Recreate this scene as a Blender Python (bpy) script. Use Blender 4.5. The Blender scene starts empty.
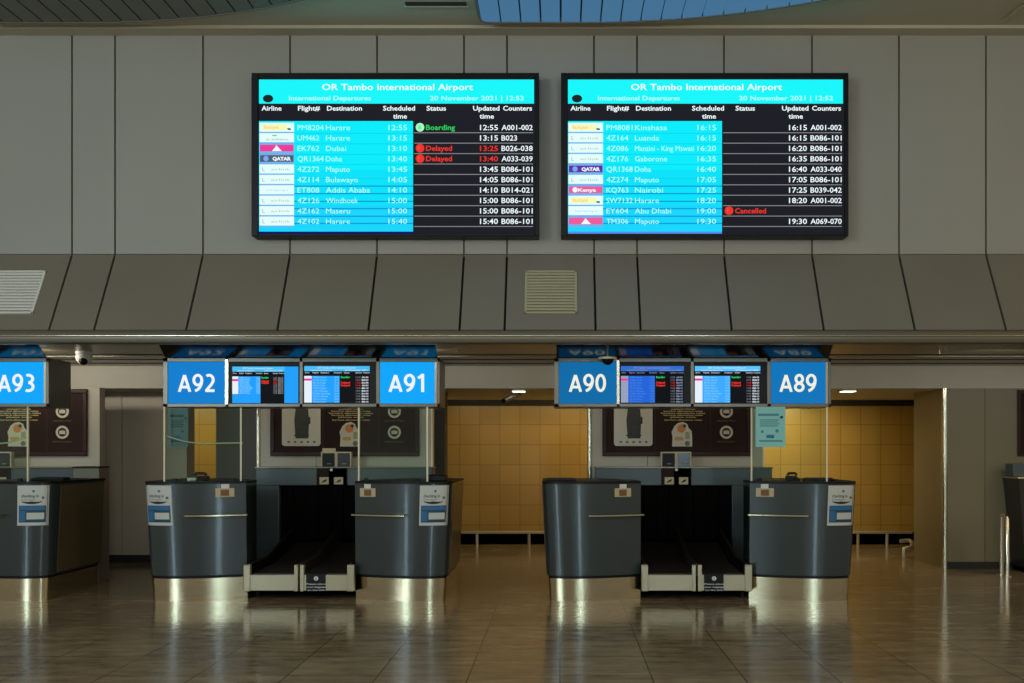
import bpy, math, random
from mathutils import Vector
random.seed(4)
S = bpy.context.scene
C = S.collection
PI = math.pi

# ------------------------------------------------------------------ camera
cam_d = bpy.data.cameras.new('camera')
cam = bpy.data.objects.new('camera', cam_d); C.objects.link(cam)
cam.location = (0, 0, 1.5)
cam.rotation_euler = (PI/2, 0, 0)
cam_d.sensor_width = 36.0
cam_d.lens = 36.0*1000/1024
cam_d.shift_x = (512-560)/1024
cam_d.shift_y = (448-341.5)/1024
cam_d.clip_end = 200
S.camera = cam

# ------------------------------------------------------------------ world, exposure, hall lights
S.view_settings.view_transform = 'Standard'
S.view_settings.look = 'None'
S.view_settings.exposure = 0.0
S.view_settings.gamma = 1.0
S.view_settings.use_curve_mapping = False
w = bpy.data.worlds.new('dim_hall'); S.world = w; w.use_nodes = True
bg = w.node_tree.nodes['Background']
bg.inputs[0].default_value = (1.0, 0.95, 0.80, 1); bg.inputs[1].default_value = 0.36

def area(name, loc, target, sx, sy, col, power):
    d = bpy.data.lights.new(name, 'AREA'); d.shape = 'RECTANGLE'; d.size = sx; d.size_y = sy
    d.color = col; d.energy = power
    o = bpy.data.objects.new(name, d); C.objects.link(o); o.location = loc
    o.rotation_euler = (Vector(target)-Vector(loc)).to_track_quat('-Z', 'Y').to_euler()
    return o
area('daylight_window_left', (-9, -3, 4.6), (-5, 10, 3.6), 3.0, 3.0, (0.74, 0.90, 1.0), 300)
area('daylight_window_rear', (3.4, -9, 2.9), (1, 10, 1.5), 0.9, 4.2, (0.60, 0.86, 1.0), 190)
area('daylight_window_rear_left', (-9.5, -7, 2.9), (-6, 10, 1.5), 1.0, 4.2, (0.58, 0.86, 1.0), 200)
area('warm_hall_lamp', (9.5, 3, 5.4), (6, 10, 3.5), 2.5, 2.5, (1.0, 0.74, 0.34), 105)
area('hall_skylight', (-1, 2, 5.6), (-0.6, 10, 4.0), 6.0, 2.5, (0.95, 0.93, 0.82), 28)
area('ceiling_fill', (-0.5, 1.5, 3.9), (-0.5, 9.6, 5.4), 9.0, 0.6, (1.0, 0.93, 0.80), 95)  # unseen fill light, added to brighten the ceiling
for lx, lp in ((-6.6, 62), (-2.5, 26), (1.4, 22), (5.6, 10)):
    area('under_soffit_lamp', (lx, 10.3, 2.44), (lx, 12.2, 0.9), 2.6, 0.25, (1.0, 0.93, 0.80), lp)
for lx, lp in ((-5.6, 24), (-1.0, 8), (0.6, 14), (3.1, 48)):
    area('corridor_lamp', (lx, 14.6, 2.2), (lx, 15.2, 0), 1.6, 0.5, (1.0, 0.80, 0.42), lp)

# ------------------------------------------------------------------ helpers
def lin(c):
    return tuple(((v/255)/12.92 if v/255 <= 0.04045 else ((v/255+0.055)/1.055)**2.4) for v in c)
MATS = {}
def mat(name, rgb, rough=0.5, metal=0.0, var=0.0, vscale=3.0, bump=0.0, emit=0.0, vstretch=(1, 1, 1), coat=0.0, spec=None):
    if name in MATS: return MATS[name]
    m = bpy.data.materials.new(name); m.use_nodes = True
    nt = m.node_tree; p = nt.nodes['Principled BSDF']
    col = lin(rgb)
    p.inputs['Roughness'].default_value = rough
    p.inputs['Metallic'].default_value = metal
    if spec is not None: p.inputs['Specular IOR Level'].default_value = spec
    if coat: p.inputs['Coat Weight'].default_value = coat; p.inputs['Coat Roughness'].default_value = 0.08
    p.inputs['Base Color'].default_value = (*col, 1)
    if emit:
        p.inputs['Base Color'].default_value = (0.01, 0.01, 0.01, 1); p.inputs['Specular IOR Level'].default_value = 0.0
        p.inputs['Emission Color'].default_value = (*col, 1)
        p.inputs['Emission Strength'].default_value = emit
    if var or bump:
        tc = nt.nodes.new('ShaderNodeTexCoord'); mp = nt.nodes.new('ShaderNodeMapping')
        mp.inputs['Scale'].default_value = vstretch
        nt.links.new(tc.outputs['Object'], mp.inputs[0])
        nz = nt.nodes.new('ShaderNodeTexNoise'); nz.inputs['Scale'].default_value = vscale
        nz.inputs['Detail'].default_value = 5
        nt.links.new(mp.outputs[0], nz.inputs['Vector'])
        if var and not emit:
            mr = nt.nodes.new('ShaderNodeMapRange')
            mr.inputs[1].default_value = 0.25; mr.inputs[2].default_value = 0.75
            mr.inputs[3].default_value = 1-var; mr.inputs[4].default_value = 1+var
            nt.links.new(nz.outputs[0], mr.inputs[0])
            mx = nt.nodes.new('ShaderNodeVectorMath'); mx.operation = 'SCALE'
            mx.inputs[0].default_value = col
            nt.links.new(mr.outputs[0], mx.inputs['Scale'])
            nt.links.new(mx.outputs[0], p.inputs['Base Color'])
        if bump:
            b = nt.nodes.new('ShaderNodeBump'); b.inputs['Strength'].default_value = bump
            b.inputs['Distance'].default_value = 0.02
            nt.links.new(nz.outputs[0], b.inputs['Height']); nt.links.new(b.outputs[0], p.inputs['Normal'])
    MATS[name] = m
    return m
def E(name, rgb, s=1.0): return mat(name, rgb, rough=0.35, emit=s)

def glass_mat(name, tint, gloss):
    m = bpy.data.materials.new(name); m.use_nodes = True
    nt = m.node_tree; nt.nodes.clear()
    out = nt.nodes.new('ShaderNodeOutputMaterial'); mx = nt.nodes.new('ShaderNodeMixShader')
    tr = nt.nodes.new('ShaderNodeBsdfTransparent'); tr.inputs[0].default_value = (*tint, 1)
    gl = nt.nodes.new('ShaderNodeBsdfGlossy'); gl.inputs['Roughness'].default_value = 0.03
    fr = nt.nodes.new('ShaderNodeFresnel'); fr.inputs[0].default_value = gloss
    nt.links.new(fr.outputs[0], mx.inputs[0]); nt.links.new(tr.outputs[0], mx.inputs[1]); nt.links.new(gl.outputs[0], mx.inputs[2])
    nt.links.new(mx.outputs[0], out.inputs[0])
    return m

# text glyph meshes, fitted to a given width and height
TCACHE = {}
def glyphs(s, bold=0.02):
    k = (s, bold)
    if k in TCACHE: return TCACHE[k]
    cu = bpy.data.curves.new('t', 'FONT'); cu.body = s; cu.resolution_u = 2; cu.offset = bold; cu.fill_mode = 'FRONT'
    o = bpy.data.objects.new('t', cu)
    me = o.to_mesh()
    vs = [(v.co.x, v.co.y) for v in me.vertices]; fs = [tuple(p.vertices) for p in me.polygons]
    o.to_mesh_clear(); bpy.data.objects.remove(o); bpy.data.curves.remove(cu)
    TCACHE[k] = (vs, fs)
    return TCACHE[k]

def arc(cx, cy, rx, ry, a0, a1, n=14):
    return [(cx+rx*math.cos(math.radians(a0+(a1-a0)*i/n)), cy+ry*math.sin(math.radians(a0+(a1-a0)*i/n))) for i in range(n+1)]
STROKES = {   # capital-height 1 lettering drawn as strokes: (width, polylines)
 'A': (0.70, [[(0.075, 0), (0.35, 0.93)], [(0.35, 0.93), (0.625, 0)], [(0.19, 0.27), (0.51, 0.27)]]),
 '9': (0.58, [arc(0.285, 0.655, 0.205, 0.27, 0, 360, 24), arc(0.10, 0.655, 0.39, 0.585, 0, -84, 16)]),
 '2': (0.56, [arc(0.24, 0.67, 0.215, 0.255, 128, -25, 14)+[(0.36, 0.42), (0.10, 0.09)], [(0.04, 0.075), (0.52, 0.075)]]),
 '1': (0.46, [[(0.30, 0), (0.30, 1.0)], [(0.30, 0.93), (0.08, 0.76)]]),
 '0': (0.58, [arc(0.29, 0.5, 0.205, 0.425, 0, 360, 28)]),
 '8': (0.58, [arc(0.29, 0.715, 0.175, 0.21, 0, 360, 24), arc(0.29, 0.27, 0.205, 0.2, 0, 360, 24)]),
 '3': (0.54, [arc(0.21, 0.725, 0.215, 0.2, 120, -88, 16), arc(0.20, 0.29, 0.245, 0.22, 90, -122, 18)]),
}
class MB:
    def __init__(self): self.v = []; self.f = []; self.m = []; self.mats = []
    def mi(self, m):
        if m not in self.mats: self.mats.append(m)
        return self.mats.index(m)
    def add(self, vs, fs, m):
        b = len(self.v); self.v += [tuple(x) for x in vs]; k = self.mi(m)
        for f in fs: self.f.append(tuple(b+i for i in f)); self.m.append(k)
        return self
    def box(self, x0, x1, y0, y1, z0, z1, m):
        vs = [(x, y, z) for z in (z0, z1) for (x, y) in ((x0, y0), (x1, y0), (x1, y1), (x0, y1))]
        return self.add(vs, [(3, 2, 1, 0), (4, 5, 6, 7), (0, 1, 5, 4), (1, 2, 6, 5), (2, 3, 7, 6), (3, 0, 4, 7)], m)
    def rings(self, rs, m, cap=True, close=True):
        n = len(rs[0]); vs = [p for r in rs for p in r]; fs = []
        for i in range(len(rs)-1):
            for j in range(n if close else n-1):
                a = i*n+j; b = i*n+(j+1) % n
                fs.append((a, b, b+n, a+n))
        if cap: fs.append(tuple(range(n-1, -1, -1))); fs.append(tuple((len(rs)-1)*n+j for j in range(n)))
        return self.add(vs, fs, m)
    def plan(self, poly, z0, z1, m): return self.rings([[(x, y, z0) for x, y in poly], [(x, y, z1) for x, y in poly]], m)
    def front(self, poly, y0, y1, m):       # polygon in x,z extruded along y (y0 nearer the viewer)
        return self.rings([[(x, y1, z) for x, z in poly], [(x, y0, z) for x, z in poly]], m)
    def side(self, poly, x0, x1, m):        # polygon in y,z extruded along x
        return self.rings([[(x0, y, z) for y, z in poly], [(x1, y, z) for y, z in poly]], m)
    def tube(self, pts, r, m, n=10):
        rs = []
        for i, p in enumerate(pts):
            p = Vector(p); a = Vector(pts[max(i-1, 0)]); b = Vector(pts[min(i+1, len(pts)-1)])
            d = (b-a).normalized(); u = d.orthogonal().normalized() if i == 0 else (u - d*u.dot(d)).normalized()
            w_ = d.cross(u); rr = r[i] if isinstance(r, (list, tuple)) else r
            rs.append([tuple(p+u*rr*math.cos(2*PI*k/n)+w_*rr*math.sin(2*PI*k/n)) for k in range(n)])
        return self.rings(rs, m)
    def disc(self, x, z, r, y0, y1, m, n=20, rz=None):
        rz = rz or r
        return self.front([(x+r*math.cos(2*PI*k/n), z+rz*math.sin(2*PI*k/n)) for k in range(n)], y0, y1, m)
    def ringz(self, x, z, r0, r1, y0, y1, m, n=24):
        for k in range(n):
            a, b = 2*PI*k/n, 2*PI*(k+1)/n
            self.front([(x+r1*math.cos(a), z+r1*math.sin(a)), (x+r1*math.cos(b), z+r1*math.sin(b)), (x+r0*math.cos(b), z+r0*math.sin(b)), (x+r0*math.cos(a), z+r0*math.sin(a))], y0, y1, m)
        return self
    def text(self, s, x0, x1, z, h, y, m, bold=0.02, fn=None):
        """writing facing -y: from x0 to x1 (x1 None = natural width), baseline z, capital height h"""
        vs, fs = glyphs(s, bold)
        if not vs: return self
        a = min(p[0] for p in vs); b = max(p[0] for p in vs); sc = h/0.72
        sx = (x1-x0)/(b-a) if x1 is not None else sc
        pts = [(x0+(p[0]-a)*sx, y, z+p[1]*sc) for p in vs]
        if fn: pts = [fn(p) for p in pts]
        return self.add(pts, fs, m)
    def lettering(self, s_, x0, x1, z, h, y, m, t=0.15):
        wid = sum(STROKES[c][0] for c in s_)+0.05*(len(s_)-1); sx = (x1-x0)/wid; x = 0
        for c in s_:
            for pl in STROKES[c][1]:
                closed = len(pl) > 3 and abs(pl[0][0]-pl[-1][0])+abs(pl[0][1]-pl[-1][1]) < 1e-6
                L = []; Rr = []
                n = len(pl)
                for i in range(n):
                    a = Vector(pl[i-1]) if i else (Vector(pl[-2]) if closed else Vector(pl[0]))
                    b = Vector(pl[i+1]) if i < n-1 else (Vector(pl[1]) if closed else Vector(pl[-1]))
                    d = (b-a).normalized(); nn = Vector((-d.y, d.x))*t/2; p_ = Vector(pl[i])
                    L.append(p_+nn); Rr.append(p_-nn)
                vs = [(x0+(x+q.x)*sx, y, z+min(max(q.y, 0), 1)*h) for q in L+Rr]
                self.add(vs, [(i, i+n, i+1+n, i+1) for i in range(n-1)], m)
            x += STROKES[c][0]+0.05
        return self
    def build(self, name, parent=None, bevel=0, label=None, sharp=35, origin=None):
        off = Vector((0, 0, 0))
        if parent: 
            q = parent
            while q: off += Vector(q.location); q = q.parent
        elif origin: off = Vector(origin)
        me = bpy.data.meshes.new(name)
        me.from_pydata([tuple(Vector(v)-off) for v in self.v], [], self.f)
        for m in self.mats: me.materials.append(m)
        me.polygons.foreach_set('material_index', self.m)
        me.validate(); me.update()
        me.polygons.foreach_set('use_smooth', [True]*len(me.polygons))
        me.set_sharp_from_angle(angle=math.radians(sharp))
        o = bpy.data.objects.new(name, me); C.objects.link(o)
        if parent: o.parent = parent
        elif origin: o.location = origin
        if bevel:
            b = o.modifiers.new('bevel', 'BEVEL'); b.width = bevel; b.segments = 2; b.limit_method = 'ANGLE'; b.angle_limit = math.radians(40)
        if label: o['label'] = label
        return o
def tag(o, label, cat, group=None):
    o['label'] = label; o['category'] = cat
    if group: o['group'] = group
    return o
def thing(name, loc, label, cat, group=None):
    o = bpy.data.objects.new(name, None); C.objects.link(o); o.location = loc; o.empty_display_size = 0.2
    return tag(o, label, cat, group)
def struct(name, mb, bevel=0, sharp=35):
    o = mb.build(name, bevel=bevel, sharp=sharp); o['kind'] = 'structure'; return o
def X(px, Y): return (px-560)*Y/1000
def Z(py, Y): return 1.5-(py-448)*Y/1000

# ------------------------------------------------------------------ materials
M_wall = mat('wall_panel', (150, 148, 138), 0.55, var=0.04, vscale=0.8)
M_slant = mat('slanted_cladding', (122, 116, 102), 0.42, var=0.05, vscale=1.2)
M_gap = mat('shadow_gap', (22, 20, 15), 0.8)
M_seam = mat('brass_seam', (96, 80, 45), 0.45)
M_ceil = mat('ceiling_paint', (185, 180, 160), 0.7, var=0.04, vscale=0.7)
M_soffit = mat('soffit_metal', (130, 124, 102), 0.32, metal=0.4, var=0.12, vscale=1.5, vstretch=(0.4, 9, 1))
M_steel = mat('brushed_steel', (212, 198, 164), 0.2, metal=1.0, var=0.05, vscale=4, vstretch=(1, 1, 12))
M_trim = mat('polished_steel', (215, 208, 186), 0.16, metal=1.0)
M_lip = mat('satin_lip', (150, 142, 120), 0.28, metal=0.9)
M_back = mat('back_wall_laminate', (182, 170, 152), 0.5, var=0.06, vscale=1.3)
M_kiosk = mat('kiosk_laminate', (168, 160, 142), 0.5, var=0.04, vscale=1.5)
M_block = mat('pillar_laminate', (116, 108, 82), 0.4, var=0.08, vscale=1.1)
M_beam = mat('beam_paint', (188, 184, 168), 0.6, var=0.03)
M_black = mat('black_plastic', (9, 10, 12), 0.45, spec=0.25)
M_void = mat('black_rubber', (5, 5, 5), 0.9, spec=0.1)
M_dark = mat('dark_skirting', (28, 25, 20), 0.6)
M_desk = mat('slate_lacquer', (46, 56, 57), 0.26, var=0.04, vscale=2, coat=0.5)
M_deskside = mat('brown_side_laminate', (92, 80, 54), 0.38, var=0.1, vscale=2, coat=0.2)
M_cab = mat('slate_laminate', (66, 78, 80), 0.35, var=0.06, vscale=2)
M_house = mat('sign_housing', (118, 114, 104), 0.35, metal=0.6)
M_visor = mat('mirror_visor', (92, 98, 96), 0.12, metal=1.0)
M_white = mat('white_plastic', (215, 213, 205), 0.4)
M_cream = mat('cream_card', (190, 176, 138), 0.6)
M_brown = mat('brown_print', (120, 84, 50), 0.6)
M_poster = mat('poster_brown', (42, 25, 18), 0.6, spec=0.15, var=0.12, vscale=2)
M_frame = mat('poster_frame', (46, 22, 15), 0.45, spec=0.25)
M_pale = mat('poster_pale', (196, 188, 166), 0.55)
M_printgrey = mat('print_grey', (105, 100, 88), 0.6)
M_bag = mat('print_bag', (52, 52, 44), 0.6, var=0.3, vscale=30)
M_orange = mat('print_orange', (205, 125, 60), 0.6)
M_pwhite = mat('paper_white', (196, 198, 190), 0.6)
M_pblue = mat('paper_blue', (38, 104, 150), 0.6)
M_pblue2 = mat('paper_dark_blue', (30, 66, 84), 0.6)
M_ink = mat('paper_ink', (40, 42, 46), 0.6)
M_teal = mat('paper_teal', (140, 205, 200), 0.6)
M_teal2 = mat('paper_teal_dark', (70, 140, 150), 0.6)
M_belt = mat('conveyor_belt', (34, 27, 18), 0.5, var=0.2, vscale=8)
M_cp = mat('conveyor_panel', (176, 166, 138), 0.35, metal=0.4)
M_glass = glass_mat('screen_glass', (0.86, 0.94, 0.89), 1.28)
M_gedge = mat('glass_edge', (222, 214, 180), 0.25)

# floor: polished stone tiles
m = bpy.data.materials.new('polished_stone_floor'); m.use_nodes = True; nt = m.node_tree; p = nt.nodes['Principled BSDF']
tc = nt.nodes.new('ShaderNodeTexCoord')
br = nt.nodes.new('ShaderNodeTexBrick'); br.offset = 0.0; br.squash = 1.0
br.inputs['Scale'].default_value = 1.0; br.inputs['Brick Width'].default_value = 0.6; br.inputs['Row Height'].default_value = 0.6
br.inputs['Mortar Size'].default_value = 0.006; br.inputs['Mortar Smooth'].default_value = 0.2; br.inputs['Bias'].default_value = 0
br.inputs['Color1'].default_value = (*lin((158, 138, 106)), 1); br.inputs['Color2'].default_value = (*lin((140, 122, 94)), 1)
br.inputs['Mortar'].default_value = (*lin((96, 84, 62)), 1)
nt.links.new(tc.outputs['Object'], br.inputs['Vector'])
mp = nt.nodes.new('ShaderNodeMapping'); mp.inputs['Scale'].default_value = (1.2, 4.0, 1)
nt.links.new(tc.outputs['Object'], mp.inputs[0])
nz = nt.nodes.new('ShaderNodeTexNoise'); nz.inputs['Scale'].default_value = 2.2; nz.inputs['Detail'].default_value = 9; nz.inputs['Roughness'].default_value = 0.65
nt.links.new(mp.outputs[0], nz.inputs['Vector'])
mr = nt.nodes.new('ShaderNodeMapRange'); mr.inputs[1].default_value = 0.3; mr.inputs[2].default_value = 0.7; mr.inputs[3].default_value = 0.6; mr.inputs[4].default_value = 1.35
nt.links.new(nz.outputs[0], mr.inputs[0])
vm = nt.nodes.new('ShaderNodeVectorMath'); vm.operation = 'SCALE'
nt.links.new(br.outputs['Color'], vm.inputs[0]); nt.links.new(mr.outputs[0], vm.inputs['Scale'])
nt.links.new(vm.outputs[0], p.inputs['Base Color'])
mr2 = nt.nodes.new('ShaderNodeMapRange'); mr2.inputs[1].default_value = 0.3; mr2.inputs[2].default_value = 0.7; mr2.inputs[3].default_value = 0.07; mr2.inputs[4].default_value = 0.2
nt.links.new(nz.outputs[0], mr2.inputs[0]); nt.links.new(mr2.outputs[0], p.inputs['Roughness'])
bp = nt.nodes.new('ShaderNodeBump'); bp.inputs['Strength'].default_value = 0.12; bp.inputs['Distance'].default_value = 0.01
nt.links.new(nz.outputs[0], bp.inputs['Height']); nt.links.new(bp.outputs[0], p.inputs['Normal'])
p.inputs['Specular IOR Level'].default_value = 0.6
M_floor = m
# ochre corridor tiles
m = bpy.data.materials.new('ochre_tiles'); m.use_nodes = True; nt = m.node_tree; p = nt.nodes['Principled BSDF']
tc = nt.nodes.new('ShaderNodeTexCoord'); mp = nt.nodes.new('ShaderNodeMapping'); mp.inputs['Rotation'].default_value = (PI/2, 0, 0)
nt.links.new(tc.outputs['Object'], mp.inputs[0])
br = nt.nodes.new('ShaderNodeTexBrick'); br.offset = 0.0
br.inputs['Scale'].default_value = 1.0; br.inputs['Brick Width'].default_value = 0.31; br.inputs['Row Height'].default_value = 0.31
br.inputs['Mortar Size'].default_value = 0.005; br.inputs['Bias'].default_value = 0
br.inputs['Color1'].default_value = (*lin((170, 136, 62)), 1); br.inputs['Color2'].default_value = (*lin((160, 127, 56)), 1)
br.inputs['Mortar'].default_value = (*lin((128, 98, 42)), 1)
nt.links.new(mp.outputs[0], br.inputs['Vector']); nt.links.new(br.outputs['Color'], p.inputs['Base Color'])
p.inputs['Roughness'].default_value = 0.3
M_ochre = m

# ------------------------------------------------------------------ the setting
struct('floor', MB().box(-13, 13, -10, 16.2, -0.1, 0, M_floor))
YW = 9.77; ZC = 5.56
seam_px = [-320, -277, -190, -103, -15, 72, 115, 203, 290, 377, 464, 507, 594, 637, 724, 812, 899, 986, 1073, 1117, 1204, 1291, 1379, 1466]
seams = [X(q, YW) for q in seam_px]
xs = [-12.5]+seams+[12.5]
mb = MB()
for a, b in zip(xs[:-1], xs[1:]):
    mb.box(a+0.009, b-0.009, YW, YW+0.03, 3.395, 5.53, M_wall)
mb.box(-12.5, 12.5, YW+0.03, YW+0.25, 2.9, ZC, M_seam)
struct('wall_front', mb)
mb = MB()
y1, z1, y0, z0 = YW, 3.39, 9.33, 2.605
for a, b in zip(xs[:-1], xs[1:]):
    a += 0.011; b -= 0.011
    mb.side([(y0, z0), (y1, z1), (y1+0.03, z1-0.017), (y0+0.03, z0-0.017)], a, b, M_slant)
mb.side([(y0+0.032, z0-0.018), (y1+0.032, z1-0.018), (y1+0.06, z1-0.04), (y0+0.06, z0-0.04)], -12.5, 12.5, M_gap)
struct('wall_bulkhead', mb)
mb = MB()
lip = [(9.36, 2.597), (9.335, 2.59), (9.322, 2.57), (9.32, 2.54), (9.325, 2.505), (9.345, 2.487), (9.40, 2.48), (9.46, 2.48), (9.46, 2.597)]
mb.side([(9.345, 2.48), (9.335, 2.49), (9.335, 2.59), (9.345, 2.597), (9.46, 2.597), (9.46, 2.48)], -12.5, 12.5, mat('lip_paint', (112, 106, 90), 0.4, metal=0.4))
mb.side([(9.336, 2.538), (9.326, 2.541), (9.322, 2.548), (9.326, 2.555), (9.336, 2.558)], -12.5, 12.5, M_trim)
struct('trim_1', mb, sharp=60)
mb = MB()
mb.box(-12.5, 12.5, 9.46, 12.4, 2.52, 2.58, M_soffit)
for yy in (10.9, 11.5, 12.0):
    mb.box(-12.5, 12.5, yy, yy+0.02, 2.512, 2.52, M_gap)
mb.box(-12.5, 12.5, 11.1, 11.16, 2.514, 2.52, M_soffit)
struct('ceiling_soffit', mb)
mb = MB(); mb.box(-12.5, 12.5, 12.4, 12.6, 2.24, 2.58, M_beam); struct('trim_beam', mb)
mb = MB(); mb.box(-12.5, 12.5, 12.6, 15.7, 2.24, 2.3, M_beam); struct('ceiling_corridor', mb)
mb = MB(); mb.box(-12.5, 12.5, 15.46, 15.7, 0.2, 2.15, M_ochre); struct('wall_corridor', mb)
mb = MB(); mb.box(-12.5, 12.5, 15.44, 15.7, 2.15, 2.24, M_dark); mb.box(-12.5, 12.5, 15.6, 15.7, 0, 0.2, M_void); struct('trim_corridor', mb)
# laminate wall segments behind the counters
mb = MB()
edges = [-12.5, X(-26, 13.1), X(60, 13.1), X(122, 13.1), X(187, 13.1)]
for a, b in zip(edges[:-1], edges[1:]): mb.box(a+0.004, b-0.004, 13.1, 13.14, 0.1, 2.24, M_back)
mb.box(-12.5, X(187, 13.1)-0.01, 13.14, 13.4, 0, 2.24, M_back)
mb.box(-12.5, X(187, 13.1)-0.005, 13.09, 13.14, 0, 0.1, M_dark)
struct('wall_left', mb)
mb = MB(); mb.box(X(216, 13.1), X(445, 13.1), 13.1, 13.4, 0, 2.24, mat('dark_laminate', (64, 57, 42), 0.5)); struct('wall_middle', mb)
mb = MB()
bx = [4.80, X(985, 12.4), X(1040, 12.4), X(1096, 12.4), 12.5]
for a, b in zip(bx[:-1], bx[1:]): mb.box(a+0.003, b-0.003, 12.4, 12.43, 0.09, 2.24, M_block)
mb.box(4.76, 12.5, 12.43, 13.45, 0, 2.24, M_block)
mb.box(4.79, 12.5, 12.395, 12.43, 0, 0.09, M_dark)
struct('wall_right', mb)
mb = MB(); mb.tube([(4.775, 12.415, 0), (4.775, 12.415, 2.24)], 0.034, M_trim, 14); struct('trim_corner', mb)
# upper ceiling with cornice
mb = MB(); mb.box(-12.5, 12.5, 4.0, 9.8, ZC, ZC+0.1, M_ceil); mb.box(-12.5, 12.5, 9.6, 9.8, ZC-0.03, ZC, M_ceil); struct('ceiling', mb)

# ceiling rafts of slats
def raft(xl, mslat, mrim, label):
    Yf = 9.44; xc = xl+0.95; a_, b_ = 4.0, 3.0
    root = thing('ceiling_raft', (xl, 8.0, ZC), label, 'ceiling panel')
    def yb(x): return Yf if x <= xc else Yf-b_*(1-math.sqrt(max(0, 1-((x-xc)/a_)**2)))
    wid = 0.188; n = int((xc+a_-xl)/wid)
    mb = MB()
    for i in range(n):
        p0 = xl+i*wid+0.009; p1 = xl+(i+1)*wid-0.009
        k = 4; top = [(p0+(p1-p0)*j/k, yb(p0+(p1-p0)*j/k)-0.03) for j in range(k+1)]
        poly = [(p0, 5.6), (p1, 5.6)]+[(x, max(y, 5.65)) for x, y in top[::-1]]
        mb.plan(poly, ZC-0.05, ZC-0.002, mslat)
    mb.build('slats', root)
    mb = MB()
    pts = [(xl-0.02, 5.6), (xl-0.02, 9.30), (xl, 9.40), (xl+0.06, Yf)]+[(xc+a_*math.sin(t*PI/2/24), Yf-b_*(1-math.cos(t*PI/2/24))) for t in range(25)]
    ins = [(xl+0.0, 5.6), (xl+0.0, 9.30), (xl+0.02, 9.385), (xl+0.07, Yf-0.02)]+[(xc+(a_-.02)*math.sin(t*PI/2/24), Yf-.02-(b_-.0)*(1-math.cos(t*PI/2/24))) for t in range(25)]
    mb.rings([[(x, y, ZC-0.055) for x, y in pts], [(x, y, ZC) for x, y in pts]], mrim, cap=False, close=False)
    mb.rings([[(x, y, ZC-0.055) for x, y in pts], [(x, y, ZC-0.055) for x, y in ins]], mrim, cap=False, close=False)
    mb.rings([[(x, y, ZC-0.055) for x, y in ins], [(x, y, ZC) for x, y in ins]], mrim, cap=False, close=False)
    mb.build('rim', root)
    mb = MB(); mb.plan([(xl, 5.6), (xl, Yf-0.03)]+[(x, y-0.03) for x, y in pts[4:]]+[(xc+a_, 5.6)], ZC-0.004, ZC-0.001, M_gap); mb.build('backing', root)
M_slat = mat('grey_slat', (104, 108, 102), 0.5, var=0.05)
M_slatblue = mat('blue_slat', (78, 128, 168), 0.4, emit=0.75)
M_rim = mat('raft_rim', (118, 118, 108), 0.5)
raft(X(-15, 9.44), M_slat, M_rim, 'unlit grey slatted ceiling raft with a curved edge, above the left end of the wall')
raft(X(481, 9.44), M_slatblue, M_rim, 'glowing pale blue slatted ceiling raft with a curved edge, above the two boards')
mb = MB(); mb.box(X(405, 9.1), X(466, 9.1), 9.10, 9.16, ZC-0.012, ZC-0.001, M_dark); mb.box(X(403, 9.1), X(468, 9.1), 9.16, 9.19, ZC-0.016, ZC-0.001, M_ceil)
tag(mb.build('ceiling_vent', origin=(X(435, 9.1), 9.13, ZC)), 'narrow dark slot vent in the ceiling left of the blue raft', 'vent')
mb = MB(); mb.tube([(X(1003, 9.45), 9.46, ZC-0.02), (X(1024, 9.1), 9.1, ZC-0.02)], 0.014, M_steel)
tag(mb.build('ceiling_track', origin=(X(1012, 9.3), 9.3, ZC)), 'thin steel track on the ceiling in the upper right corner', 'track')

# grilles on the slanted cladding
def on_slant(x, t, off=0.0):
    y = y1+(y0-y1)*t; z = z1+(z0-z1)*t
    nx, nz = -0.873*off, 0.489*off   # outward normal: toward the viewer and slightly up
    return (x, y+nx, z+nz)
def grille(xa, xb, ta, tb, label, mm):
    root = thing('vent_grille', on_slant((xa+xb)/2, tb), label, 'vent', 'vent grilles in the slanted cladding')
    def pan(a, b, c, d, o0, o1, mtl, mb):
        vs = [on_slant(a, c, o0), on_slant(b, c, o0), on_slant(b, d, o0), on_slant(a, d, o0), on_slant(a, c, o1), on_slant(b, c, o1), on_slant(b, d, o1), on_slant(a, d, o1)]
        mb.add(vs, [(0, 1, 2, 3), (7, 6, 5, 4), (0, 4, 5, 1), (1, 5, 6, 2), (2, 6, 7, 3), (3, 7, 4, 0)], mtl)
    mb = MB(); e = 0.022
    pan(xa, xb, ta, ta+e*1.1, 0.0, 0.012, mm, mb); pan(xa, xb, tb-e*1.1, tb, 0.0, 0.012, mm, mb)
    pan(xa, xa+e, ta, tb, 0.0, 0.012, mm, mb); pan(xb-e, xb, ta, tb, 0.0, 0.012, mm, mb)
    mb.build('frame', root)
    mb = MB(); n = 13
    for i in range(n):
        c = ta+0.03+(tb-ta-0.06)*i/n
        pan(xa+e, xb-e, c, c+(tb-ta-0.06)/n*0.72, 0.001, 0.009, mm, mb)
    mb.build('louvres', root)
    mb = MB(); pan(xa+e, xb-e, ta+e, tb-e, 0.0, 0.001, mat('grille_backing', (70, 66, 54), 0.7), mb); mb.build('backing', root)
M_gr = mat('grille_paint', (170, 162, 128), 0.5)
M_gr2 = mat('grille_paint_pale', (215, 215, 205), 0.5)
grille(X(525, 9.6), X(577, 9.6), 0.23, 0.80, 'square beige louvred vent grille between the two departure boards on the slanted cladding', M_gr)
grille(X(-20, 9.6), X(43, 9.6), 0.23, 0.80, 'pale grey louvred vent grille at the far left end of the slanted cladding', M_gr2)

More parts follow.
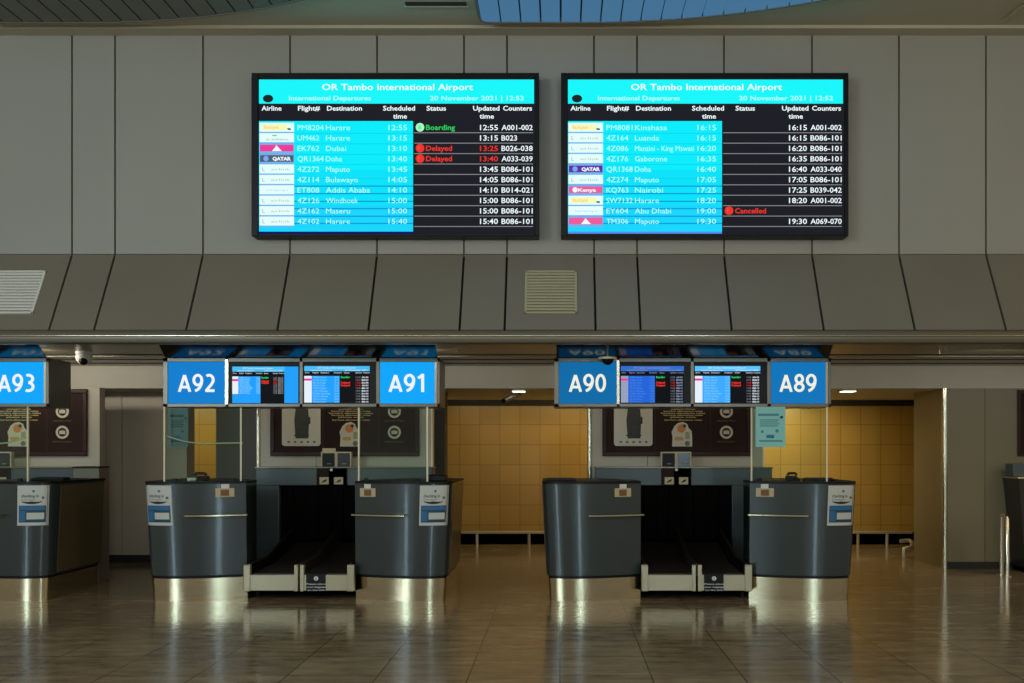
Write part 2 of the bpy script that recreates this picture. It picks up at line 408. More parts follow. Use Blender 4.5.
# ------------------------------------------------------------------ departure boards
E_head = E('display_cyan_head', (20, 246, 250), 1.0)
E_body = [E('display_cyan_%s' % n, c, 1.0) for n, c in (('a', (0, 236, 252)), ('b', (0, 226, 250)), ('c', (20, 214, 252)))]
E_line = E('display_line_blue', (0, 150, 215)); E_line2 = E('display_line_faint', (0, 205, 235))
E_btm = E('display_bottom_blue', (20, 110, 245)); E_navy = E('display_navy', (4, 8, 110)); E_btm2 = E('display_bottom_pale', (80, 140, 245))
E_blk = E('display_black', (24, 26, 34)); E_white = E('display_white', (240, 252, 255), 1.0); E_pale = E('display_pale_text', (185, 255, 255), 1.05)
E_grey = E('display_rule', (140, 140, 145)); E_logo = E('display_logo_white', (228, 255, 252)); E_yel = E('display_logo_yellow', (250, 248, 180))
E_or = E('display_logo_orange', (240, 190, 110)); E_mag = E('display_magenta', (235, 60, 150)); E_pink = E('display_pink', (240, 90, 155))
E_pur = E('display_purple', (95, 45, 165)); E_slate = E('display_slate', (75, 95, 115)); E_red = E('display_red', (238, 52, 42)); E_green = E('display_green', (40, 205, 90))
E_mint = E('display_mint', (170, 250, 200)); E_lav = E('display_lavender', (120, 170, 235)); E_txtgrey = E('display_grey_text', (150, 165, 160)); E_ink = E('display_ink', (30, 32, 36))

ROWS1 = [('PM8204', 'Harare', '12:55', 'B', '12:55', 'A001-002', 'y'), ('UM462', 'Harare', '13:15', '', '13:15', 'B023', 'z'),
 ('EK762', 'Dubai', '13:10', 'D', '13:25', 'B026-038', 'm'), ('QR1364', 'Doha', '13:40', 'D', '13:40', 'A033-039', 's'),
 ('4Z272', 'Maputo', '13:45', '', '13:45', 'B086-101', 'w'), ('4Z114', 'Bulawayo', '14:05', '', '14:05', 'B086-101', 'w'),
 ('ET808', 'Addis Ababa', '14:10', '', '14:10', 'B014-021', 'n'), ('4Z126', 'Windhoek', '15:00', '', '15:00', 'B086-101', 'w'),
 ('4Z162', 'Maseru', '15:00', '', '15:00', 'B086-101', 'w'), ('4Z102', 'Harare', '15:40', '', '15:40', 'B086-101', 'w')]
ROWS2 = [('PM8081', 'Kinshasa', '16:15', '', '16:15', 'A001-002', 'y'), ('4Z164', 'Luanda', '16:15', '', '16:15', 'B086-101', 'w'),
 ('4Z086', 'Manzini - King Mswati', '16:20', '', '16:20', 'B086-101', 'w'), ('4Z176', 'Gaborone', '16:35', '', '16:35', 'B086-101', 'w'),
 ('QR1368', 'Doha', '16:40', '', '16:40', 'A033-040', 'p'), ('4Z274', 'Maputo', '17:05', '', '17:05', 'B086-101', 'w'),
 ('KQ763', 'Nairobi', '17:25', '', '17:25', 'B039-042', 'k'), ('SW7132', 'Harare', '18:20', '', '18:20', 'A001-002', 'y'),
 ('EY604', 'Abu Dhabi', '19:00', 'C', '', '', 'n'), ('TM306', 'Maputo', '19:30', '', '19:30', 'A069-070', 't')]

def board(px0, rows, label, bottom, date):
    Y = 9.60; k = Y/1000
    def bx(u): return X(px0, Y)+u*k
    def bz(v): return Z(v, Y)
    root = thing('departure_board', (bx(144), Y+0.08, bz(237)), label, 'display board', 'flight departure boards on the upper wall')
    mb = MB(); x0, x1, zt, zb = bx(1), bx(288), bz(73.5), bz(236.3)
    # casing with a raised bezel
    mb.box(x0, x1, Y+0.01, YW-0.004, zb, zt, M_black)
    for a, b, c, d in ((1, 7.5, 73.5, 236.3), (284.5, 288, 73.5, 236.3), (7.5, 284.5, 73.5, 78.5), (7.5, 284.5, 234, 236.3)):
        mb.box(bx(a), bx(b), Y-0.02, Y+0.01, bz(d), bz(c), M_black)
    mb.build('casing', root, bevel=0.004)
    yp = Y+0.004
    mb = MB(); mb.box(bx(7.5), bx(284.5), yp, Y+0.01, bz(234), bz(78.5), E_blk)
    mb.build('screen', root)
    yt = yp-0.002
    def rect(mb, a, b, c, d, m_, dy=0.0): mb.box(bx(a), bx(b), yt-dy, yt-dy+0.0012, bz(d), bz(c), m_)
    mb = MB(); rect(mb, 8, 283, 79.5, 103.5, E_head)
    mb.disc(bx(17), bz(98.5), 5.2*k, yt-0.0015, yt, E_ink, rz=3.9*k)
    mb.text('OR Tambo International Airport', bx(71), bx(222), bz(90), 6.3*k, yt-0.003, E_white, 0.012)
    mb.text('International Departures', bx(38), bx(120), bz(100.3), 4.6*k, yt-0.003, E_pale, 0.01)
    mb.text(date, bx(179), bx(273), bz(100.3), 4.6*k, yt-0.003, E_pale, 0.01)
    mb.build('header_band', root)
    for s_, a, b, v in (('Airline', 10.5, 30.5, 110.5), ('Flight#', 47, 69, 110.5), ('Destination', 76, 111, 110.5), ('Scheduled', 132, 164, 110.5), ('time', 142, 156, 118.5),
                        ('Status', 175.5, 195, 110.5), ('Updated', 222, 248.5, 110.5), ('time', 228.5, 243, 118.5), ('Counters', 252, 281, 110.5)):
        MB().text(s_, bx(a), bx(b), bz(v), 4.8*k, yt-0.002, E_white, 0.02).build('column_heading', root)
    # cyan body column with darker scan bands toward its foot
    mb = MB()
    rect(mb, 8, 162, 121, 170, E_body[0]); rect(mb, 8, 162, 170, 205, E_body[1]); rect(mb, 8, 162, 205, 231.5, E_body[2])
    rect(mb, 8, 162, 231.5, 234, bottom)
    for v, m_ in ((133, E_line2), (143.5, E_line2), (154, E_line2), (164, E_line2), (178, E_line2), (185.5, E_line), (193, E_line), (200.7, E_line), (208, E_line), (215.6, E_line), (222.8, E_line)):
        rect(mb, 43, 162, v, v+(1.2 if m_ is E_line else 0.6), m_, 0.0008)
    for i in range(10): rect(mb, 8, 43, 131.9+10.42*i, 133.1+10.42*i, E_lav, 0.0008)
    mb.build('flight_column', root)
    for i, (fl, de, sc, st, up, co, lg) in enumerate(rows):
        v = 127.3+10.42*i; mb = MB(); ty = yt-0.002
        wd = min(4.0*len(de), 59)
        rect(mb, 163, 282, v+5.0, v+5.7, E_grey)
        r = mb.build('flight_row', root)
        for nm, t_, a_, b_, e_ in (('flight_number', fl, 46.5, 46.5+4.35*len(fl), E_pale), ('destination', de, 75, 75+wd, E_pale), ('scheduled_time', sc, 137.5, 156, E_pale),
                                   ('updated_time', up, 229, 247, E_red if st == 'D' else E_white), ('counter_range', co, 250.5, 250.5+3.9*len(co), E_white)):
            if t_: MB().text(t_, bx(a_), bx(b_), bz(v+2.8), 5.4*k, ty, e_, -0.004 if e_ is E_pale else 0.012).build(nm, r)
        mb = MB(); base = {'y': E_logo, 'z': E_logo, 'w': E_logo, 'n': E_logo, 'm': E_mag, 's': E_slate, 'p': E_pur, 'k': E_pink, 't': E_pink}[lg]
        rect(mb, 8.5, 43, v-4.6, v+4.4, E_logo if lg in 'yzwn' else E_lav, 0.001)
        if lg not in 'yzwn': rect(mb, 9, 42.5, v-3.4, v+3.2, base, 0.0015)
        la = yt-0.0035
        if lg == 'y':
            rect(mb, 11, 36, v-2.8, v+2.8, E_yel, 0.0015)
            mb.text('fastjet', bx(12.5), bx(28), bz(v+1.6), 3.6*k, la, E_or, 0.0)
            mb.front([(bx(36), bz(v+1)), (bx(39.5), bz(v+1)), (bx(40), bz(v+2.6)), (bx(37), bz(v+2.6))], la, la+0.001, E_ink)
        elif lg == 'z':
            mb.text('air zimbabwe', bx(15), bx(37), bz(v+2.8), 2.6*k, la, E_txtgrey, 0.0)
            mb.box(bx(21), bx(26), la, la+0.001, bz(v-1.6), bz(v-2.6), E_green)
        elif lg == 'w':
            mb.text('L', bx(11.5), bx(14), bz(v+2.2), 4*k, la, E_txtgrey, 0.0); mb.text('airlink', bx(20), bx(39), bz(v+1.6), 2.6*k, la, E_txtgrey, -0.01)
        elif lg == 'n':
            mb.text('airways', bx(15), bx(37), bz(v+1.4), 2.6*k, la, E_lav, -0.02)
        elif lg in 'mt':
            mb.front([(bx(21), bz(v+3)), (bx(31), bz(v+3)), (bx(28), bz(v)), (bx(25.5), bz(v-3)), (bx(23.5), bz(v))], la, la+0.001, E_white)
        elif lg == 'k':
            mb.disc(bx(15), bz(v), 2.6*k, la, la+0.001, E_white); mb.text('Kenya', bx(18), bx(36), bz(v+1.8), 3.4*k, la, E_white, 0.03)
        else:
            mb.disc(bx(15), bz(v), 2.6*k, la, la+0.001, E_lav); mb.text('QATAR', bx(21.5), bx(40), bz(v+1.8), 3.4*k, la, E_white, 0.05)
        mb.build('airline_logo', r)
        if st:
            em, wrd, wde = {'B': (E_green, 'Boarding', 29), 'D': (E_red, 'Delayed', 26), 'C': (E_red, 'Cancelled', 31)}[st]
            mb = MB(); mb.disc(bx(169), bz(v), 4.3*k, yt-0.003, yt, E_mint if st == 'B' else em, 24)
            mb.text({'B': 'B', 'D': '!', 'C': '!'}[st], bx(167.6), None, bz(v+2), 4*k, yt-0.005, em if st == 'B' else mat('display_icon_pink', (255, 120, 110), emit=1), 0.0)
            mb.text(wrd, bx(175), bx(175+wde), bz(v+2.6), 5.2*k, yt-0.003, em, 0.02)
            mb.build('status_mark', r)
board(251, ROWS1, 'left departure board, showing Boarding in green and two red Delayed flights', E_navy, '20 November 2021 | 12:52')
board(560, ROWS2, 'right departure board, with one red Cancelled flight near its foot', E_btm2, '20 November 2021 | 12:52')

# ------------------------------------------------------------------ overhead sign gantries
PITCH = 3.91
def mini(mb, x0, x1, z0, z1, y, rows, pal, right_blue=0.0):
    """a small monitor picture of the same departures list"""
    W = x1-x0; H = z1-z0
    def u(a): return x0+W*a
    def v(b): return z1-H*b
    def r(a, b, c, d, m_, dy=0): mb.box(u(a), u(b), y-dy, y-dy+0.001, v(d), v(c), m_)
    body, head, white, blk, tx = pal
    r(0, 1, 0, 1, blk)
    e = 1.0-right_blue; s = e
    if right_blue: r(e, 1, 0, 1, body, 0.001)
    r(0, e, 0.0, 0.14, head, 0.001)
    mb.text('OR Tambo International Airport', u(.2*s), u(.78*s), v(.07), H*.05, y-0.003, white, 0.0)
    mb.text('International Departures', u(.1*s), u(.42*s), v(.13), H*.04, y-0.003, white, 0.0)
    mb.text('20 November 2021', u(.62*s), u(.96*s), v(.13), H*.04, y-0.003, white, 0.0)
    for a, b, t in ((.01, .08, 'Airline'), (.13, .22, 'Flight#'), (.25, .38, 'Destination'), (.45, .57, 'Scheduled'), (.61, .69, 'Status'), (.78, .88, 'Updated'), (.9, 1.0, 'Counters')):
        mb.text(t, u(a*s), u(b*s), v(.2), H*.04, y-0.002, white, 0.0)
    hb = 1.0 if not right_blue else 0.75
    r(0, .54*s, .27, 1, body, 0.001)
    r(0, .115*s, .27, hb, white, 0.002)
    r(0, .115*s, .34, .40, E_mag, 0.003)
    for i in range(10):
        c = .31+(hb-.33)*i/9
        fl, de, sc, st, up, co, lg = rows[i]
        h_ = H*.045
        mb.text(fl, u(.14*s), u(.235*s), v(c+.02), h_, y-0.004, tx, 0.0)
        mb.text(de, u(.25*s), u((.25+.012*len(de)+.02)*s), v(c+.02), h_, y-0.004, tx, 0.0)
        mb.text(sc, u(.46*s), u(.53*s), v(c+.02), h_, y-0.004, tx, 0.0)
        if up: mb.text(up, u(.79*s), u(.86*s), v(c+.02), h_, y-0.004, E_red if st == 'D' else E_grey, 0.0)
        if co: mb.text(co, u(.88*s), u(.98*s), v(c+.02), h_, y-0.004, white if not right_blue else E_grey, 0.02)
        if st: mb.text('Boarding' if st == 'B' else 'Delayed', u(.56*s), u(.70*s), v(c+.02), h_*1.2, y-0.004, E_green if st == 'B' else E_red, 0.04)
PAL_A = (E('monitor_blue', (30, 160, 255)), E('monitor_head', (70, 190, 245)), E('monitor_white', (230, 240, 250)), E('monitor_black', (12, 14, 20)), E('monitor_text', (150, 220, 255)))
PAL_B = (E('monitor_deep_blue', (32, 100, 215)), E('monitor_deep_head', (50, 110, 205)), E('monitor_dim_white', (150, 160, 190)), E('monitor_dim_black', (8, 12, 18)), E('monitor_dim_text', (80, 145, 235)))
PAL_C = (E('monitor_sky_blue', (60, 170, 255)), E('monitor_sky_head', (90, 195, 255)), PAL_A[2], PAL_A[3], PAL_A[4])

def gantry(dx, left, right, label, pals):
    Y = 10.0; cx = -2.585+dx
    def gx(px): return X(px, Y)+dx
    zt, zb = Z(358, Y), Z(407, Y)
    root = thing('counter_sign_gantry', (cx, Y+0.25, zb), label, 'sign', 'overhead counter sign gantries')
    mb = MB(); x0, x1 = gx(163), gx(440)
    mb.box(x0, x1, Y+0.03, Y+0.45, zb, zt, M_house)
    bars = [(163, 168), (225.5, 229), (299.5, 303), (376, 380), (437, 440)]
    for a, b in bars: mb.box(gx(a), gx(b), Y-0.005, Y+0.03, zb, zt, M_house)
    mb.box(x0, x1, Y-0.005, Y+0.03, Z(362, Y), zt, M_house); mb.box(x0, x1, Y-0.005, Y+0.03, zb, Z(403.5, Y), M_house)
    mb.build('housing', root, bevel=0.004)
    # brackets up to the soffit
    for px in (190, 301, 412):
        mb = MB(); mb.box(gx(px)-0.04, gx(px)+0.04, Y+0.15, Y+0.23, zt, 2.52, M_house); mb.build('hanger', root)
    # mirror-finish visor leaning out above the face
    mb = MB(); vy, vz = Y-0.165, zt+0.114
    mb.side([(Y-0.005, zt), (vy, vz), (vy+0.012, vz+0.002), (Y+0.012, zt+0.002)][::-1], gx(165.5), gx(437.5), M_visor)
    mb.build('visor', root)
    mb = MB(); mb.box(gx(225.7), gx(228.3), Y-0.014, Y-0.005, Z(404, Y), Z(360, Y), M_trim); mb.box(gx(434.8), gx(436.8), Y+0.0, Y+0.02, Z(403.5, Y), Z(362, Y), M_trim)
    mb.build('steel_strip', root)
    for nm, a, b, col in ((left, 168, 225.5, pals[0]), (right, 380, 434.8, pals[1])):
        if nm is None: continue
        mb = MB(); mb.box(gx(a), gx(b), Y+0.004, Y+0.03, Z(403.5, Y), Z(362, Y), col); p = mb.build('sign_panel', root)
        mb = MB(); c = (a+b)/2
        mb.lettering(nm, gx(c-19), gx(c+18.5), Z(392, Y), 0.182, Y+0.001, pals[2]); mb.build('counter_number', p)
    for (a, b), rows, pal, rb in (((229, 299.5), ROWS1, pals[3], pals[5]), ((303, 376), ROWS1, pals[4], 0)):
        mb = MB(); mb.box(gx(a), gx(b), Y+0.012, Y+0.03, Z(403.5, Y), Z(362, Y), M_black)
        mb.box(gx(a), gx(b), Y+0.002, Y+0.012, Z(365.5, Y), Z(362, Y), M_black); q = mb.build('monitor', root)
        mb = MB()
        if rb: mini(mb, gx(232), gx(298), Z(403, Y), Z(366.5, Y), Y+0.01, rows, pal, rb)
        else: mini(mb, gx(a+1), gx(b-6.5), Z(402.5, Y), Z(366, Y), Y+0.01, rows, pal)
        mb.build('picture', q)
SB1 = E('sign_blue_lit', (18, 140, 228), 0.8); SB2 = E('sign_blue_bright', (10, 165, 250), 1.0); SB3 = E('sign_blue_dim', (12, 118, 185), 0.8); SB4 = E('sign_blue_mid', (14, 125, 200), 0.85)
SW1 = E('sign_white', (238, 244, 248), 1.0); SW2 = E('sign_white_warm', (238, 240, 222), 1.0)
gantry(0, 'A92', 'A91', 'lit overhead gantry with A92 and A91 signs and two monitors', (SB1, SB2, SW1, PAL_A, PAL_A, 0.21))
gantry(PITCH, 'A90', 'A89', 'lit overhead gantry with A90 and A89 signs and two monitors', (SB3, SB4, SW2, PAL_B, PAL_C, 0))
gantry(-PITCH, None, 'A93', 'overhead gantry cut by the left edge of the photo, showing only its A93 sign', (SB2, SB2, SW1, PAL_A, PAL_A, 0))

# ------------------------------------------------------------------ check-in desks
W_D = 0.975
def prof(t):
    """front profile in plan: depth in metres in front of the inner edge line, t 0 inner .. 1 outer"""
    if t < 0.72: return 0.18*math.sin(t/0.72*PI/2)
    return 0.18-0.9*(t-0.72)**2
class Desk:
    def __init__(s, dx, side, W=W_D):
        s.W = W
        s.side = side
        s.inner = (-2.03 if side > 0 else -3.11)+dx
    def pt(s, u, y, z): return (s.inner+s.side*u, y, z)
    def surf(s, u, z, off=0.0):
        t = u/s.W; k = max(0.0, (1.17-z)/0.93)
        ins = 0.045*k*max(0, t)**1.5; y = 9.9-prof(min(t, 1))+0.03*k-off
        if t > 0.945: y += 6*(t-0.945)**1.6
        return s.pt(u-ins, y, z)
    def outline(s, inset, z):
        us = [0+inset*0]+[s.W*i/24 for i in range(1, 24)]+[s.W*0.975, s.W*0.99, s.W]
        pts = [s.surf(u, z, -inset) for u in us]
        last = pts[-1]
        pts[-1] = (last[0], last[1]+0.015, z)
        ox = pts[-1][0]-s.side*inset
        pts = [(min(p[0], ox) if s.side > 0 else max(p[0], ox), p[1], p[2]) for p in pts]
        pts += [(ox, 10.9-inset, z), (s.inner+s.side*0.40, 10.9-inset, z), (s.inner, 10.25-inset, z)]
        return pts if s.side > 0 else pts[::-1]
    def band(s, mb, u0, u1, z0, z1, off, m_, th=0.003, n=10):
        fr = []; 
        for i in range(n+1):
            u = u0+(u1-u0)*i/n; fr.append(u)
        if s.side < 0: fr = fr[::-1]
        rs = []
        for u in fr:
            a, b = s.surf(u, z0, off+th), s.surf(u, z1, off+th); c, d = s.surf(u, z1, off), s.surf(u, z0, off)
            rs.append([d, c, b, a])
        mb.rings(rs, m_)
def desk(dx, side, no, label, W=W_D):
    D = Desk(dx, side, W)
    root = thing('check_in_desk', (D.inner+side*0.45, 10.3, 0), label, 'desk', 'check-in desks in the hall')
    mb = MB(); zs = [0.25, 0.4, 0.6, 0.8, 1.0, 1.15]
    mb.rings([D.outline(0, z) for z in zs], M_desk)
    # brown laminate on the outward side
    mb.build('body', root, sharp=50)
    mb = MB()
    for k in (0,):
        a = D.surf(W, 0.27); b = D.surf(W, 1.13)
        vs = [(a[0]+side*0.002, 9.95, 0.27), (a[0]+side*0.002, 10.88, 0.27), (b[0]+side*0.002, 10.88, 1.13), (b[0]+side*0.002, 9.95, 1.13)]
        vs2 = [(v[0]+side*0.006, v[1], v[2]) for v in vs]
        mb.rings([vs, vs2], M_deskside)
    mb.build('side_panel', root)
    mb = MB(); mb.rings([D.outline(0.02, 0.22), D.outline(0.02, 0.25)], M_black); mb.build('shadow_gap', root)
    mb = MB(); mb.rings([D.outline(0.018, 0.0), D.outline(0.018, 0.222)], M_steel); mb.build('kick_plate', root, sharp=50)
    mb = MB(); mb.rings([D.outline(-0.008, 1.15), D.outline(-0.008, 1.172)], M_black); mb.build('worktop', root, sharp=50)
    mb = MB(); D.band(mb, -0.03, 0.53, 0.832, 0.85, 0.045, M_steel, 0.03, 14)
    mb.build('bag_ledge', root, bevel=0.003)
    for u in (0.06, 0.44):
        mb = MB(); D.band(mb, u, u+0.02, 0.834, 0.848, -0.002, M_steel, 0.05, 1); mb.build('ledge_bracket', root)
    u = 0.055 if side > 0 else 0.10
    mb = MB(); D.band(mb, u, u+0.165, 1.02, 1.105, 0.002, M_cream, 0.006, 3)
    q = mb.build('plaque', root, label='cream plaque')
    mb = MB(); D.band(mb, u+0.045, u+0.12, 1.03, 1.09, 0.009, M_brown, 0.002, 2); mb.build('plaque_print', q)
    mb = MB(); D.band(mb, u+0.045, u+0.115, 1.105, 1.145, 0.002, M_white, 0.004, 2); mb.build('plaque_tab', q)
    return D, root
def desk_notice(D, no, label):
    u0, u1 = D.W-0.305, D.W-0.03
    a = D.surf(D.W-.17, 0.755)
    root = thing('desk_notice', (a[0], a[1]-0.01, 0.755), label, 'notice', 'printed notices on the desk fronts')
    zT, zB = 1.135, 0.745
    def uu(a): return (u0+(u1-u0)*a) if D.side > 0 else (u1-(u1-u0)*a)   # a runs left to right as seen
    def bd(mb, a, b, za, zb, off, m_):
        p, q = uu(a), uu(b); D.band(mb, min(p, q), max(p, q), za, zb, off, m_, 0.0015, 8)
    mb = MB(); bd(mb, 0, 1, zB, zT, 0.003, M_pwhite); mb.build('sheet', root, sharp=60)
    mb = MB(); bd(mb, 0.06, 0.94, zB+0.03, zB+0.195, 0.006, M_pblue2); bd(mb, 0.08, 0.92, zB+0.15, zB+0.19, 0.008, M_pblue)
    bd(mb, 0.08, 0.30, zB+0.04, zB+0.14, 0.008, M_pblue); bd(mb, 0.34, 0.90, zB+0.06, zB+0.125, 0.009, M_pwhite); mb.build('blue_block', root, sharp=60)
    mb = MB()
    n = 12
    for i in range(n):      # dark smile-shaped curve
        a0, a1 = 0.16+0.66*i/n, 0.16+0.66*(i+1)/n; c = abs((i+0.5)/n-0.5)*2
        z = zB+0.208+0.022*c*c; h = 0.026*(1-c*0.85)+0.003
        p, q = uu(a0), uu(a1); D.band(mb, min(p, q), max(p, q), z, z+h, 0.006, M_ink, 0.0015, 1)
    mb.build('curve_mark', root)
    mb = MB()
    def wrap(p, D=D):
        a = (p[0]); q = D.surf(uu(a), p[2], 0.0065); return q
    mb.text('checking in', 0.14, 0.72, zB+0.275, 0.030, 0, M_printgrey, 0.02, wrap)
    mb.text('at the airport', 0.14, 0.62, zB+0.245, 0.018, 0, M_printgrey, 0.0, wrap)
    c = D.surf(uu(0.55), zB+0.335, 0.008); mb.disc(c[0], c[2], 0.012, c[1], c[1]+0.002, M_pblue)
    c = D.surf(uu(0.84), zB+0.27, 0.008); mb.disc(c[0], c[2], 0.014, c[1], c[1]+0.002, M_printgrey)
    mb.build('print', root)

D93, _ = desk(-PITCH, 1, 'A93', 'slate check-in desk cut by the left photo edge, under the A93 sign')
D92, _ = desk(0, -1, 'A92', 'slate check-in desk with a curved front and steel kick plate, under the A92 sign')
D91, _ = desk(0, 1, 'A91', 'slate check-in desk with a bright blue sheen on its front, under the A91 sign')
D90, _ = desk(PITCH, -1, 'A90', 'slate check-in desk without a notice on its front, under the A90 sign')
D89, _ = desk(PITCH, 1, 'A89', 'slate check-in desk with a notice on its right corner, under the A89 sign', 1.035)
for D, n in ((D93, 'A93'), (D92, 'A92'), (D91, 'A91'), (D89, 'A89')):
    desk_notice(D, n, 'white and blue notice stuck on the front of the desk under the %s sign' % n)

# glass screens between desk and sign
def glass(dx, side, no, strip=False, cut=0.0):
    D = Desk(dx, side)
    u0, u1 = (0.02, 0.725) if side > 0 else (0.06, 0.755)
    a = (D.inner+side*u0, 9.96); b = (D.inner+side*u1, 9.79)
    z0_, z1_ = 1.172, 1.903
    root = thing('glass_screen', ((a[0]+b[0])/2, (a[1]+b[1])/2, z0_), 'clear glass screen standing on the desk under the %s sign' % no, 'glass screen', 'glass screens on the desks')
    d = Vector((b[0]-a[0], b[1]-a[1])).normalized(); n = Vector((-d.y, d.x))*0.005
    def slab(p, q, h, za, zb, m_, mb):
        nn = Vector((-d.y, d.x))*h
        poly = [(p[0]-nn.x, p[1]-nn.y), (q[0]-nn.x, q[1]-nn.y), (q[0]+nn.x, q[1]+nn.y), (p[0]+nn.x, p[1]+nn.y)]
        if side < 0: poly = poly[::-1]
        mb.plan(poly, za, zb, m_)
    mb = MB(); slab(a, b, 0.004, z0_, z1_, M_glass, mb); mb.build('pane', root)
    for e in (a, b):
        e2 = (e[0]+d.x*0.016, e[1]+d.y*0.016)
        mb = MB(); slab(e, e2, 0.007, z0_, z1_, M_gedge, mb); mb.build('edge_strip', root)
    for f in (0.12, 0.88):
        c = (a[0]+(b[0]-a[0])*f, a[1]+(b[1]-a[1])*f)
        mb = MB(); mb.box(c[0]-0.02, c[0]+0.02, c[1]-0.015, c[1]+0.015, z0_, z0_+0.03, M_black); mb.build('clamp', root)
    if strip:  # pale bent strip modelled in place of a curved reflection in the glass
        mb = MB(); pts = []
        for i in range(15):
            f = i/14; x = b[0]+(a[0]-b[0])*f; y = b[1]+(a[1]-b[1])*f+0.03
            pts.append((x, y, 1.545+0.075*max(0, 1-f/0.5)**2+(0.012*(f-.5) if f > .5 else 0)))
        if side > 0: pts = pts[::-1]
        mb.tube(pts, 0.007, M_gedge, 8); mb.build('reflection_strip', root, sharp=60)
    return root, a, b
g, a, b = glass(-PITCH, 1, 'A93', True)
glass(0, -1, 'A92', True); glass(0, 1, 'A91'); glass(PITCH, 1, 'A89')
# sheets hung on the glass
def glass_sheet(x0, x1, zb, zt, y, label, m0, m1):
    root = thing('glass_notice', ((x0+x1)/2, y, zb), label, 'notice')
    mb = MB(); mb.box(x0, x1, y, y+0.002, zb, zt, m0); mb.build('sheet', root)
    mb = MB(); W, H = x1-x0, zt-zb
    mb.box(x0+W*.08, x0+W*.78, y-0.001, y, zb+H*.77, zb+H*.83, m1)
    for i in range(4): mb.box(x0+W*.14, x0+W*(.8-.06*(i % 2)), y-0.001, y, zb+H*(.66-.05*i), zb+H*(.685-.05*i), m1)
    mb.disc(x0+W*.22, zb+H*.38, W*.05, y-0.001, y, mat('print_green', (70, 150, 110), 0.6)); mb.disc(x0+W*.72, zb+H*.4, W*.06, y-0.001, y, m1)
    mb.box(x0+W*.36, x0+W*.62, y-0.001, y, zb+H*.22, zb+H*.3, M_pblue)
    mb.box(x0+W*.12, x0+W*.9, y-0.001, y, zb+H*.13, zb+H*.17, m1)
    mb.disc(x0+W*.87, zb+H*.74, W*.05, y-0.001, y, M_ink)
    mb.build('print', root)
glass_sheet(X(754.5, 9.93), X(784, 9.93), Z(447, 9.93), Z(407, 9.93), 9.87, 'pale teal sheet taped to the glass screen under the A89 sign', M_teal, M_teal2)
M_gs = mat('paper_grey_blue', (98, 122, 128), 0.6); M_gs2 = mat('paper_grey_blue_dark', (52, 72, 78), 0.6)
glass_sheet(X(167, 9.86), X(187, 9.86), Z(447, 9.86), Z(408, 9.86), 9.89, 'grey-blue sheet behind the glass screen under the A92 sign', M_gs, M_gs2)

# ------------------------------------------------------------------ small items on the desks
def printer(cx, cy, wd, dp, h, label):
    root = thing('ticket_printer', (cx, cy, 1.172), label, 'printer')
    mb = MB(); mb.box(cx-wd/2, cx+wd/2, cy-dp/2, cy+dp/2, 1.172, 1.172+h, M_black); mb.build('casing', root, bevel=0.01)
    mb = MB(); mb.box(cx-wd*.35, cx+wd*.35, cy-dp*.42, cy-dp*.1, 1.172+h, 1.172+h+0.008, M_dark); mb.build('lid', root, bevel=0.003)
def phone(cx, cy, label, wd=0.14):
    root = thing('desk_phone', (cx, cy, 1.172), label, 'telephone')
    mb = MB(); mb.side([(cy-.09, 1.172), (cy+.09, 1.172), (cy+.09, 1.22), (cy-.09, 1.19)][::-1], cx-wd/2, cx+wd/2, M_black); mb.build('base', root, bevel=0.006)
    mb = MB(); mb.tube([(cx-wd*.4, cy+.02, 1.225), (cx-wd*.3, cy+.02, 1.245), (cx+wd*.3, cy+.02, 1.245), (cx+wd*.4, cy+.02, 1.225)], [.018, .014, .014, .018], M_black, 10); mb.build('handset', root, sharp=60)
def keyboard(cx, cy, wd, label):
    root = thing('keyboard', (cx, cy, 1.172), label, 'keyboard')
    mb = MB(); mb.side([(cy-.07, 1.172), (cy+.07, 1.172), (cy+.07, 1.20), (cy-.07, 1.186)][::-1], cx-wd/2, cx+wd/2, M_black); mb.build('casing', root, bevel=0.004)
    mb = MB()
    for r in range(4):
        for c in range(12):
            x = cx-wd*.45+wd*.9*c/12; y = cy-.055+.028*r; mb.box(x, x+wd*.065, y, y+.022, 1.187+.0028*r, 1.195+.0028*r, M_dark)
    o = mb.build('keys', root); o['kind'] = 'stuff'
printer(X(437, 9.95), 9.95, 0.20, 0.2, 0.06, 'low black printer on the outer corner of the desk under the A91 sign')
phone(X(199, 10.0), 10.02, 'small black phone on the desk behind the A92 glass screen')
phone(X(793, 10.05), 10.07, 'small black phone on the desk behind the A89 glass screen', 0.11)
keyboard(X(561, 9.95), 9.95, 0.30, 'black keyboard on the desk under the A90 sign')
keyboard(X(820, 9.97), 10.0, 0.30, 'black keyboard on the outer end of the desk under the A89 sign')
keyboard(X(48, 10.2), 10.25, 0.34, 'black keyboard on the desk under the A93 sign')
mb = MB(); mb.box(X(187, 9.93), X(196, 9.93), 9.93, 9.97, 1.172, 1.205, M_white)
tag(mb.build('card_box', bevel=0.004, origin=(X(191, 9.93), 9.95, 1.172)), 'little white box beside the phone on the desk under the A92 sign', 'box')

